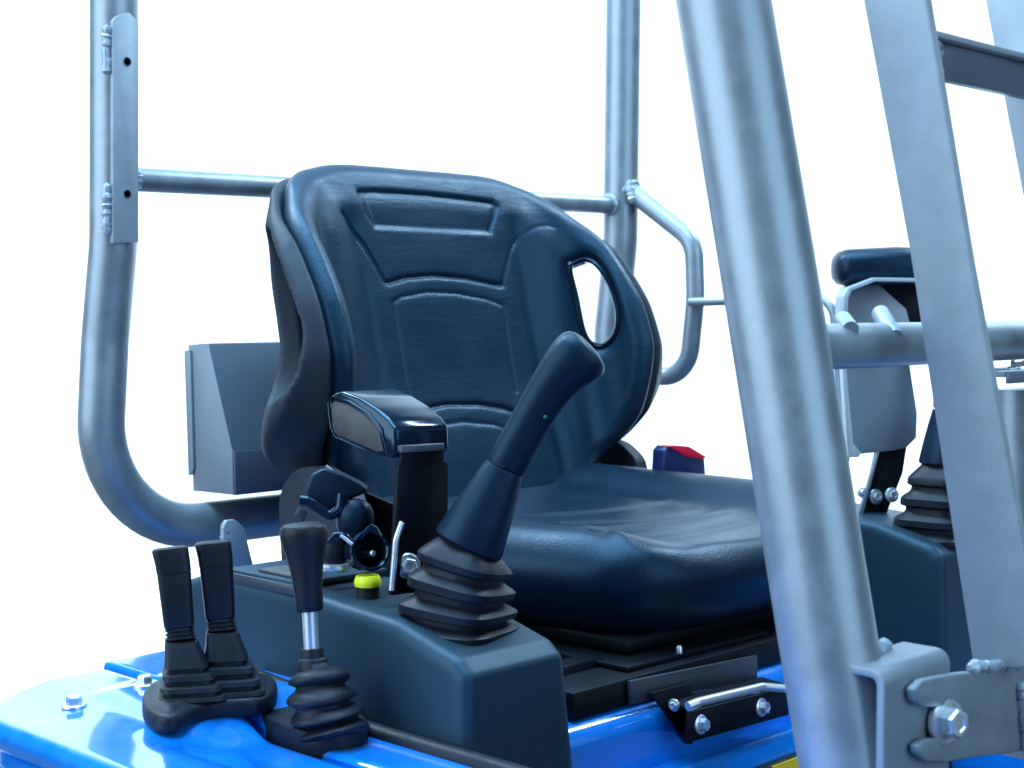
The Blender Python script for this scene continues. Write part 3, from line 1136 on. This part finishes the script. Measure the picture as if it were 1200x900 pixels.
# ================================================================ JOYSTICKS
def joystick(base, top, collar_px, label, lean, rot=0.25):
    """base, collar top and grip top in world space; lean = sideways direction the head points to"""
    t = thing('joystick', label, 'joystick', base, 'joysticks on the consoles')
    base = Vector(base)
    c0, c1 = Vector(collar_px[0]), Vector(collar_px[1])
    top = Vector(top)
    ex = Matrix.Rotation(rot, 3, 'Z') @ Vector((1, 0, 0))
    ey = Matrix.Rotation(rot, 3, 'Z') @ Vector((0, 1, 0))
    # bellows: four stacked folds, squarish
    H = (c0 - base).length
    pr = [(0.00, .0455), (.02, .0470), (.10, .0475), (.125, .0455), (.16, .0385), (.19, .0365), (.24, .0365), (.255, .0415), (.27, .0435), (.35, .0440), (.375, .0420), (.42, .0355), (.45, .0338),
          (.50, .0338), (.515, .0385), (.53, .0405), (.61, .0410), (.635, .0390), (.68, .0330), (.71, .0315), (.75, .0315), (.765, .0355), (.78, .0368), (.84, .0372), (.87, .0355), (1.0, .0245), (1.04, .0200)]
    rings = []
    for s, r in pr:
        k = base.lerp(c0, s ** 1.15 if s < 1 else s)
        tilt = s * 0.28
        az = (Vector((0, 0, 1)).lerp((c1 - c0).normalized(), s * 0.7)).normalized()
        ux = (ex - az * ex.dot(az)).normalized()
        uy = az.cross(ux)
        rings.append((k + Vector((0, 0, 0)), ux * r * 1.0, uy * r * 1.0, 4.2 - 1.2 * s))
    part('bellows', loft(rings, 64), 'rubber', t, sharp=32)
    ax = (c1 - c0).normalized()
    ux = (Vector(lean) - ax * Vector(lean).dot(ax)).normalized()
    uy = ax.cross(ux)
    L = (c1 - c0).length
    rings = []
    for s, r in ((-.03, .0200), (0.0, .0285), (.02, .0300), (.06, .0303), (.4, .0262), (.8, .0205), (.97, .0178), (1.0, .0172), (1.0, .0150)):
        rings.append((c0 + ax * (L * s), ux * r, uy * r, 2.15))
    part('collar', loft(rings, 48), 'grip', t, sharp=40)
    ax = (top - c1).normalized()
    ux = (Vector(lean) - ax * Vector(lean).dot(ax)).normalized()
    uy = ax.cross(ux)
    L = (top - c1).length
    rings = []
    pos, shift, prev = Vector(c1), 0.0, 0.0
    for s, r, tl in ((.012, .0138, 0), (.014, .0154, 0), (.03, .0160, 0), (.25, .0162, 0), (.45, .0164, 0), (.60, .0170, 0), (.72, .0182, .0), (.82, .0200, .02),
                     (.90, .0219, .06), (.97, .0232, .12), (1.03, .0234, .18), (1.075, .0222, .24), (1.105, .0196, .28), (1.125, .0155, .30), (1.137, .010, .30), (1.142, .002, .30)):
        a2 = (ax * math.cos(tl) + ux * math.sin(tl)).normalized()
        u2 = (ux * math.cos(tl) - ax * math.sin(tl)).normalized()
        pos = pos + a2 * (L * (s - prev))
        prev = s
        shift = max(shift, r - .0162)
        rings.append((pos + ux * shift * 0.95, u2 * r * 1.06, uy * r * 0.98, 2.3))
    g = part('grip', loft(rings, 48), 'grip', t, sharp=50)
    return t, g, c1, ax, L, uy


TJ = 1.30
jb = P(533, 741, t=1.312)
j1, g1, jc, jax, jl, juy = joystick(jb, P(666, 414, t=TJ), (P(548, 640, t=TJ), P(591, 549, t=TJ)),
                                   'black joystick leaning inward, on the console in front of the backrest', RGT)
d_ = P(639, 488.5, t=TJ - 0.0185)
part('indicator_dot', lathe([(0.0016, 0), (0.0016, 0.001), (0.001, 0.0014)], d_, -_cf, 14), 'led', g1)
jb2 = P(1092, 634, X=1.722)
jo2 = jb2 - jb
T2 = P(1100, 600, X=1.722)
t2 = (T2 - CAM).dot(_cf)
joystick(jb2, P(1116, 400, t=t2), (P(1106, 545, t=t2), P(1110, 480, t=t2)),
         'black joystick on the farther console, mostly hidden behind a flat bar', RGT, rot=0.1)

# ================================================================ ARMRESTS
AX0, AX1 = 0.872, 0.936
arm = thing('armrest', 'short gloss black armrest on an upright black plate beside the joystick', 'armrest', (0.90, 0.99, ZC - 0.27),
            'armrests of the seat')
# pad: profile in side view, pushed across
side = [P(x, y, X=AX0) for x, y in ((384, 468), (390, 461), (400, 458), (420, 466), (440, 479), (455, 492), (463, 503), (464, 530), (459, 538), (447, 535), (420, 524), (396, 514), (389, 505))]
pad = part('pad', prism(side, (AX1 - AX0, 0, 0), 0.007, 5), 'gloss_black', arm, sharp=50)
inset = [P(x, y, X=AX0 - 0.0006) for x, y in ((387, 475), (392, 470), (408, 474), (428, 487), (444, 505), (449, 528), (442, 530), (420, 520), (396, 509), (391, 500))]
part('side_panel', prism(inset, (0.0022, 0, 0), 0.0004), 'pad_side', pad)
tr = [P(x, y, X=AX0 - 0.0008) for x, y in ((384.5, 472), (391, 465), (409, 470), (431, 484), (447, 502), (453, 532), (443, 534), (419, 523.5), (393, 512), (387.5, 500))]
part('trim_line', tube(tr + [tr[0]], 0.0008, 8, cap=False), 'gloss_black', pad)
YP = 0.985
pl = [P(x, y, Y=YP) for x, y in ((471, 527), (521, 524), (521, 540), (526, 543), (524, 690), (459, 698), (467, 545), (471, 541))]
part('upright_plate', prism(pl, (0, 0.005, 0), 0.0012), 'black_steel', arm)
part('top_flange', prism([P(470, 522, Y=YP - .002), P(521, 519, Y=YP - .002), P(521, 528, Y=YP - .004), P(471, 531, Y=YP - .004)], (0, 0.006, 0), 0.001), 'dark_steel', arm)
part('edge_strip', tube(fillet([P(471, 612, Y=YP - .004), P(464, 632, Y=YP - .004), P(459, 692, Y=YP - .004)], 0.02, 5), 0.0026, 12), 'chrome', arm)
bp = P(477, 663, Y=YP)
bolt(arm, (bp.x, YP - 0.0005, bp.z), (-0.55, -1, 0.1), 1.0, name='plate_bolt', spin=.3)

AX2 = 1.70
arm2 = thing('armrest', 'raised padded armrest on grey brackets beyond the leaning front post', 'armrest', P(1035, 600, X=AX2), 'armrests of the seat')
ta = 1.95
rings = []
pa, pb = P(986, 314, t=ta), P(1108, 313, t=ta)
dv = (pb - pa).normalized()
nv = Vector((0, 0, 1))
sv = dv.cross(nv)
for s, r in ((-.085, .25), (-.07, .62), (-.03, .88), (.04, 1.0), (.5, 1.04), (.93, 1.0), (1.0, .85), (1.04, .5)):
    rings.append((pa.lerp(pb, s) + nv * (0.002 * math.sin(s * 3)), nv * .0235 * r, sv * .034 * r, 2.6))
part('pad', loft(rings, 40), 'cushion_vinyl', arm2, sharp=60)
# folded cradle strip under the pad
cr = [(978, 376), (979, 348), (984, 338), (1014, 326), (1075, 327), (1110, 328)]
cr2 = [(1110, 332), (1075, 331.5), (1015, 330.5), (988, 341), (984, 350), (983.5, 376)]
part('cradle', prism([P(x, y, t=ta) for x, y in cr + cr2], sv * 0.05, 0.0006), 'silver_flat', arm2)
part('cradle_backing', prism([P(x, y, t=ta + .04) for x, y in ((984, 380), (985, 346), (1014, 331), (1110, 332), (1110, 385))], _cf * .004, 0.0006), 'black_steel', arm2)
part('gusset', prism([P(x, y, t=ta - .002) for x, y in ((992, 385), (991, 345), (1000, 336), (1026, 330), (1062, 362), (1068, 385), (1068, 400), (992, 400))], _cf * .006, 0.001), 'silver_flat', arm2)
part('upright_plate', prism([P(x, y, t=ta + .004) for x, y in ((989, 400), (1062, 400), (1075, 485), (1074, 513), (1062, 525), (1048, 528), (1000, 533), (999, 525))], _cf * .005, 0.0012), 'steel_plate', arm2)
part('plate_flange', prism([P(x, y, t=ta + .0035) for x, y in ((986, 400), (989, 400), (1000, 520), (1010, 531), (1006, 536), (994, 536))], -sv * .022, 0.0006), 'silver_flat', arm2)
part('base_plate', prism([P(x, y, t=ta + .012) for x, y in ((1026, 527), (1063, 522), (1058, 555), (1040, 600), (1036, 612), (1004, 612), (1010, 595))], _cf * .005, 0.001), 'black_steel', arm2)
part('base_flange', prism([P(x, y, t=ta + .0115) for x, y in ((1026, 529), (1028, 529), (1008, 606), (1003, 606))], -_cf * .012, 0.0005), 'steel_plate', arm2)
for x, y in ((1026, 582), (1045, 580), (1010, 577)):
    p = P(x, y, t=ta + .011)
    bolt(arm2, p, (-.45, -.75, .1), 0.85 if x != 1010 else .6, name='plate_bolt', spin=random.random())

# ================================================================ LEVERS ON THE DECK
gask = thing('lever_gasket', 'flat black rubber mat under the two square lever boots', 'rubber mat', P(230, 830, Z=DZ), None)
GO = [P(x, y, Z=DZ + .005) for x, y in ((167, 832), (172, 812), (200, 799), (250, 794), (312, 797), (325, 812), (308, 826), (265, 830), (235, 836), (213, 846), (195, 849), (178, 845))]
gp = spline([(p.x, p.y) for p in GO], 6)
tg_ = Tab(lambda a, b: sd_poly(a, b, gp), (0.60, 0.9), (0.95, 1.35), 0.002)


def f_gask(x, y, z):
    d = tg_(x, y)
    top = ZC + DZ + .0120 + 0.004 * np.exp(-((d + .016) / .006) ** 2)
    return round_and(d, np.maximum(z - top, ZC + DZ - .004 - z), 0.005)


part('mat', skin(f_gask, (0.62, 0.95, ZC + DZ - .02), (0.92, 1.32, ZC + DZ + .04), 0.003), 'rubber', gask, sharp=None)


def square_lever(X, px_axis, label, k=1.0):
    """px_axis: (top), (grip bottom), (boot top), (boot bottom) picture points on the plane X"""
    top, gb, bt, bb = [P(x, y, X=X) for x, y in px_axis]
    t = thing('square_lever', label, 'lever', bb, 'square gripped levers on the blue deck')
    ax = (top - gb).normalized()
    ROT = Matrix.Rotation(R(-33), 3, 'Z')
    e0 = ROT @ Vector((1, 0, 0))
    ex = (e0 - ax * ax.dot(e0)).normalized()
    ey = ax.cross(ex)
    L = (top - gb).length
    rings = []
    for s, r, sh in ((-.0, .0090, 0), (0.0, .0118, 0), (.03, .0125, 0), (.66, .0140, 0), (.665, .0136, 0), (.675, .0136, 0), (.68, .0142, 0), (.82, .0146, -.0004), (.90, .0149, -.0010), (.955, .0151, -.0014), (.98, .0147, -.0014), (.994, .0132, -.0012), (1.0, .0105, -.0012)):
        rings.append((gb + ax * (L * s) + RGT * sh, ex * r, ey * r, 5.0))
    part('grip', loft(rings, 48), 'lever_grip', t, sharp=40)
    d = (bt - gb)
    rings = []
    for s, r in ((-.05, .0095), (0, .0108), (.14, .0120), (.22, .0120), (.30, .0104), (.38, .0104), (.46, .0122), (.56, .0122), (.64, .0108), (.72, .0108), (.80, .0126), (.92, .0126), (1.0, .0108)):
        rings.append((gb + d * s, ex * r, ey * r, 3.5))
    part('neck', loft(rings, 40), 'rubber', t, sharp=35)
    d = bb - bt
    rings = []
    for s, r in ((0, .0105), (.02, .0135), (.05, .0140), (.20, .0162), (.42, .0200), (.455, .0202), (.47, .0180), (.53, .0172), (.55, .0200), (.57, .0232), (.66, .0238), (.68, .0212), (.735, .0208), (.75, .0245), (.77, .0272), (.85, .0278), (.87, .0252), (.92, .0248), (.94, .030), (1.0, .0305)):
        r *= 0.90 if s > .3 else 1.0 - 0.1 * s / .3
        rings.append((bt + d * s, (ROT @ Vector((1, 0, 0))) * r, (ROT @ Vector((0, 1, 0))) * r, 5.5))
    part('boot', loft(rings, 56), 'rubber', t, sharp=30)
    return t


square_lever(P(226, 813, Z=DZ + .014).x, ((201, 641), (210, 735), (212, 749), (226, 814)), 'square gripped black lever standing nearest the hood edge')
square_lever(P(272, 806, Z=DZ + .014).x, ((251, 634), (258, 724), (260, 738), (272, 808)), 'square gripped black lever close against the dark console')

KX = P(391, 860, Z=DZ - .010).x
kb_ = P(388, 862, X=KX)
kl = thing('knob_lever', 'round knobbed black lever on a bright steel shaft with ribbed rubber boot', 'lever', kb_)
kt, kg, ks_, kc, kb0 = [P(x, y, X=KX) for x, y in ((355, 612), (363, 716), (365, 760), (368, 783), (391, 862))]
ax = (kt - kg).normalized()
ex = ax.orthogonal().normalized()
ey = ax.cross(ex)
L = (kt - kg).length
rings = []
for s, r in ((0, .0075), (0.0, .0102), (.02, .0112), (.25, .0120), (.45, .0134), (.62, .0158), (.76, .0186), (.86, .0198), (.92, .0197), (.96, .0183), (.985, .0155), (.997, .010), (1.0, .004)):
    rings.append((kg + ax * (L * s), ex * r, ey * r, 2.1))
part('knob', loft(rings, 44), 'lever_grip', kl, sharp=50)
part('shaft', tube([kg + ax * .004, ks_ - ax * .004], 0.0062, 28), 'chrome', kl)
d = kc - ks_
rings = [(ks_ + d * s, ex * r, ey * r, 2) for s, r in ((-.02, .0066), (0, .0092), (.45, .0098), (.5, .0112), (.55, .0118), (1.0, .0122), (1.2, .0122))]
part('boot_collar', loft(rings, 40), 'rubber', kl, sharp=40)
d = kb0 - kc
rings = []
pr = [(-.06, .0120), (.02, .0135)]
for i, (s, r) in enumerate(((.14, .0255), (.40, .0285), (.66, .0300), (.92, .0290))):
    pr += [(s - .09, r * .74), (s - .03, r * .92), (s + .02, r * .995), (s + .05, r), (s + .075, r * .96), (s + .12, r * .78)]
for i, (s, r) in enumerate(pr):
    off = Vector((math.sin(s * 9) * .002, 0, 0))
    wob = 0.18 * math.sin(i * 1.7)
    up = (Vector((0, 0, 1)) + Vector((0.10 * math.sin(s * 7), 0.25 + .1 * math.cos(s * 6), 0))).normalized()
    u1 = (Vector((1, 0, 0)) - up * up.x).normalized()
    rings.append((kc + d * s + off, u1 * r, up.cross(u1) * r, 2.0))
part('bellows', loft(rings, 48), 'rubber', kl, sharp=60)
fp = [P(x, y, Z=DZ - .016) for x, y in ((305, 845), (318, 836), (350, 832), (395, 836), (425, 852), (430, 866), (405, 874), (370, 875), (335, 866), (312, 855))]
fpoly = spline([(p.x, p.y) for p in fp], 5)
part('base_gasket', prism([(a, b, ZC + DZ - .026) for a, b in fpoly], (0, 0, 0.021), 0.003, 3), 'rubber', kl)
# rubber edging strip along the foot of the console
es = [Vector((0.8225, y_, ZC + z_)) for y_, z_ in ((1.13, -.334), (1.075, -.338), (1.0, -.3525), (0.93, -.3535), (0.74, -.3535))]
strip = thing('edging_strip', 'thin black rubber edging along the foot of the near console', 'edging', es[2])
part('strip_body', tube(fillet(es, .06, 5), 0.0085, 14), 'rubber', strip)

# ================================================================ GREY BOX BEHIND THE SEAT
BX = 1.055
rb = thing('equipment_box', 'slate grey steel box with sloping front, behind the backrest wing', 'box', (1.3, 1.52, ZC - 0.22))
def BP(x, y):
    p = P(x, y, X=BX)
    return (p.y, p.z)
sidep = [BP(x, y) for x, y in ((222, 404), (245, 402), (274, 529), (275, 580), (228, 575))]
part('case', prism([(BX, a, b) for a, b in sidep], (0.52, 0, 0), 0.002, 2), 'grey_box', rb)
part('lit_side_face', prism([(BX - 0.0022, a, b) for a, b in sidep], (0.002, 0, 0), 0.0008), 'box_lit_side', rb)  # thin sheet in a lighter tone, light painted onto the box side
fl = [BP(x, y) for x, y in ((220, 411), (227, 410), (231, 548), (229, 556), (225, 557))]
part('side_flange', prism([(BX - 0.0055, a, b) for a, b in fl], (0.0032, 0, 0), 0.0007), 'box_lit_side', rb)
part('lower_lip', prism([(BX - 0.001, *BP(x, y)) for x, y in ((273.2, 529), (276, 529), (277, 580.5), (274, 580.5))], (0.524, 0, 0), 0.0006), 'grey_box', rb)

# ================================================================ BELT PARTS AND KEY SWITCH
bk = P(803, 552, X=1.56)
buck = thing('seat_belt_buckle', 'navy seat belt buckle with a red push button beside the cushion', 'belt buckle', bk)
q = [P(x, y, X=1.545) for x, y in ((777, 565), (780, 527), (785, 522), (791, 523), (806, 532), (806, 565))]
part('buckle_body', prism([P(x, y, Y=1.19) for x, y in ((777, 565), (779, 528), (784, 522), (826, 538), (828, 565))], (0, 0.02, 0), 0.002, 3), 'navy', buck)
part('push_button', prism([P(x, y, Y=1.1885) for x, y in ((783, 523), (789, 521.5), (808, 523), (828, 535), (825, 539), (804, 535.5))], (0, 0.018, 0.0), 0.0012, 3), 'red', buck)

TL = 1.385
tn = thing('belt_tongue', 'gloss black seat belt tongue hanging beside the seat hinge', 'belt tongue', P(385, 600, t=TL))
part('housing', prism([P(x, y, t=TL) for x, y in ((357, 575), (364, 556), (380, 548), (398, 555), (424, 568), (431, 574), (424, 580), (412, 584), (404, 592), (397, 603), (386, 606), (372, 597), (358, 586))], _cf * .03, 0.004, 4), 'grip', tn, sharp=50)
part('loop', tube(fillet([P(352, 586, t=TL - .01), P(360, 587, t=TL - .01), P(387, 605, t=TL - .01), P(399, 596, t=TL - .01), P(401, 578, t=TL - .01)], .006, 5), 0.0048, 14), 'gloss_black', tn)
part('tab', prism([P(x, y, t=TL - .004) for x, y in ((345, 604), (350, 594), (360, 600), (355, 612))], _cf * .004, 0.0006), 'dark_steel', tn)
part('latch_knob', loft([(P(416, 608, t=TL + s), RGT * r, UPV * r * 1.05, 2.4) for s, r in ((.03, .016), (.005, .0175), (-.008, .0165), (-.014, .012), (-.017, .004))], 32), 'grip', tn, sharp=60)
part('pale_strip', tube([P(382, 546, t=TL + .01), P(398, 559, t=TL + .01), P(420, 572, t=TL + .01)], 0.0014, 8), 'silver_flat', tn)  # thin pale strip above the tongue
part('anchor_strap', prism([P(x, y, t=TL + .02) for x, y in ((425, 575), (464, 592), (464, 640), (440, 640), (432, 600))], _cf * .012, 0.002), 'black_steel', tn)

TK = 1.355
sk = thing('power_socket', 'round black lidded socket with yellow collar on the near console', 'power socket', P(432, 682, t=TK))
ax = (Vector((-.35, -1, 0.22))).normalized()
sc = P(433, 645, t=TK)
part('barrel', lathe([(.012, -.022), (.0165, -.020), (.0175, -.004), (.0185, 0.0), (.0185, .003), (.0165, .0035), (.0150, .002), (.0145, -.014)], sc, ax, 36), 'gloss_black', sk, sharp=40)
part('inner_contact', lathe([(.0028, -.014), (.0028, .001), (.0018, .002)], sc + Vector((0.004, 0, -.003)), ax, 16), 'zinc', sk)
part('lid_ear', prism([P(x, y, t=TK - .004) for x, y in ((418, 634), (429, 618), (435, 614), (442, 618), (448, 630), (434, 622), (424, 632))], _cf * .01, 0.0012), 'gloss_black', sk)
part('strap', tube(fillet([P(384, 636, t=TK), P(392, 627, t=TK), P(404, 626, t=TK), P(412, 636, t=TK), P(414, 655, t=TK)], .008, 5), 0.0028, 10), 'gloss_black', sk)
part('yellow_collar', lathe([(.0115, -.0035), (.0122, 0), (.0115, .003), (.010, .006)], P(431, 682, t=TK), (0, 0, 1), 32), 'yellow', sk)
part('socket_foot', lathe([(.0105, -.016), (.0105, -.010), (.0100, -.002)], P(431, 682, t=TK), (0, 0, 1), 28), 'rubber', sk)
part('spring_clip', tube([P(399, 627, t=TK - .01), P(413, 638, t=TK - .012)], 0.0016, 10), 'chrome', sk)
kw = thing('key_switch', 'dark round key switch with bright ring behind the knobbed lever', 'key switch', P(395, 672, t=TK + .03))
part('ring', lathe([(.0145, 0), (.0155, .002), (.0150, .006), (.012, .007)], P(392, 668, t=TK + .03), (0, 0, 1), 32), 'zinc', kw)
part('cap', lathe([(.011, .006), (.0125, .012), (.0128, .024), (.0105, .030), (.004, .032)], P(392, 668, t=TK + .03), (0, 0, 1), 32), 'rubber', kw)
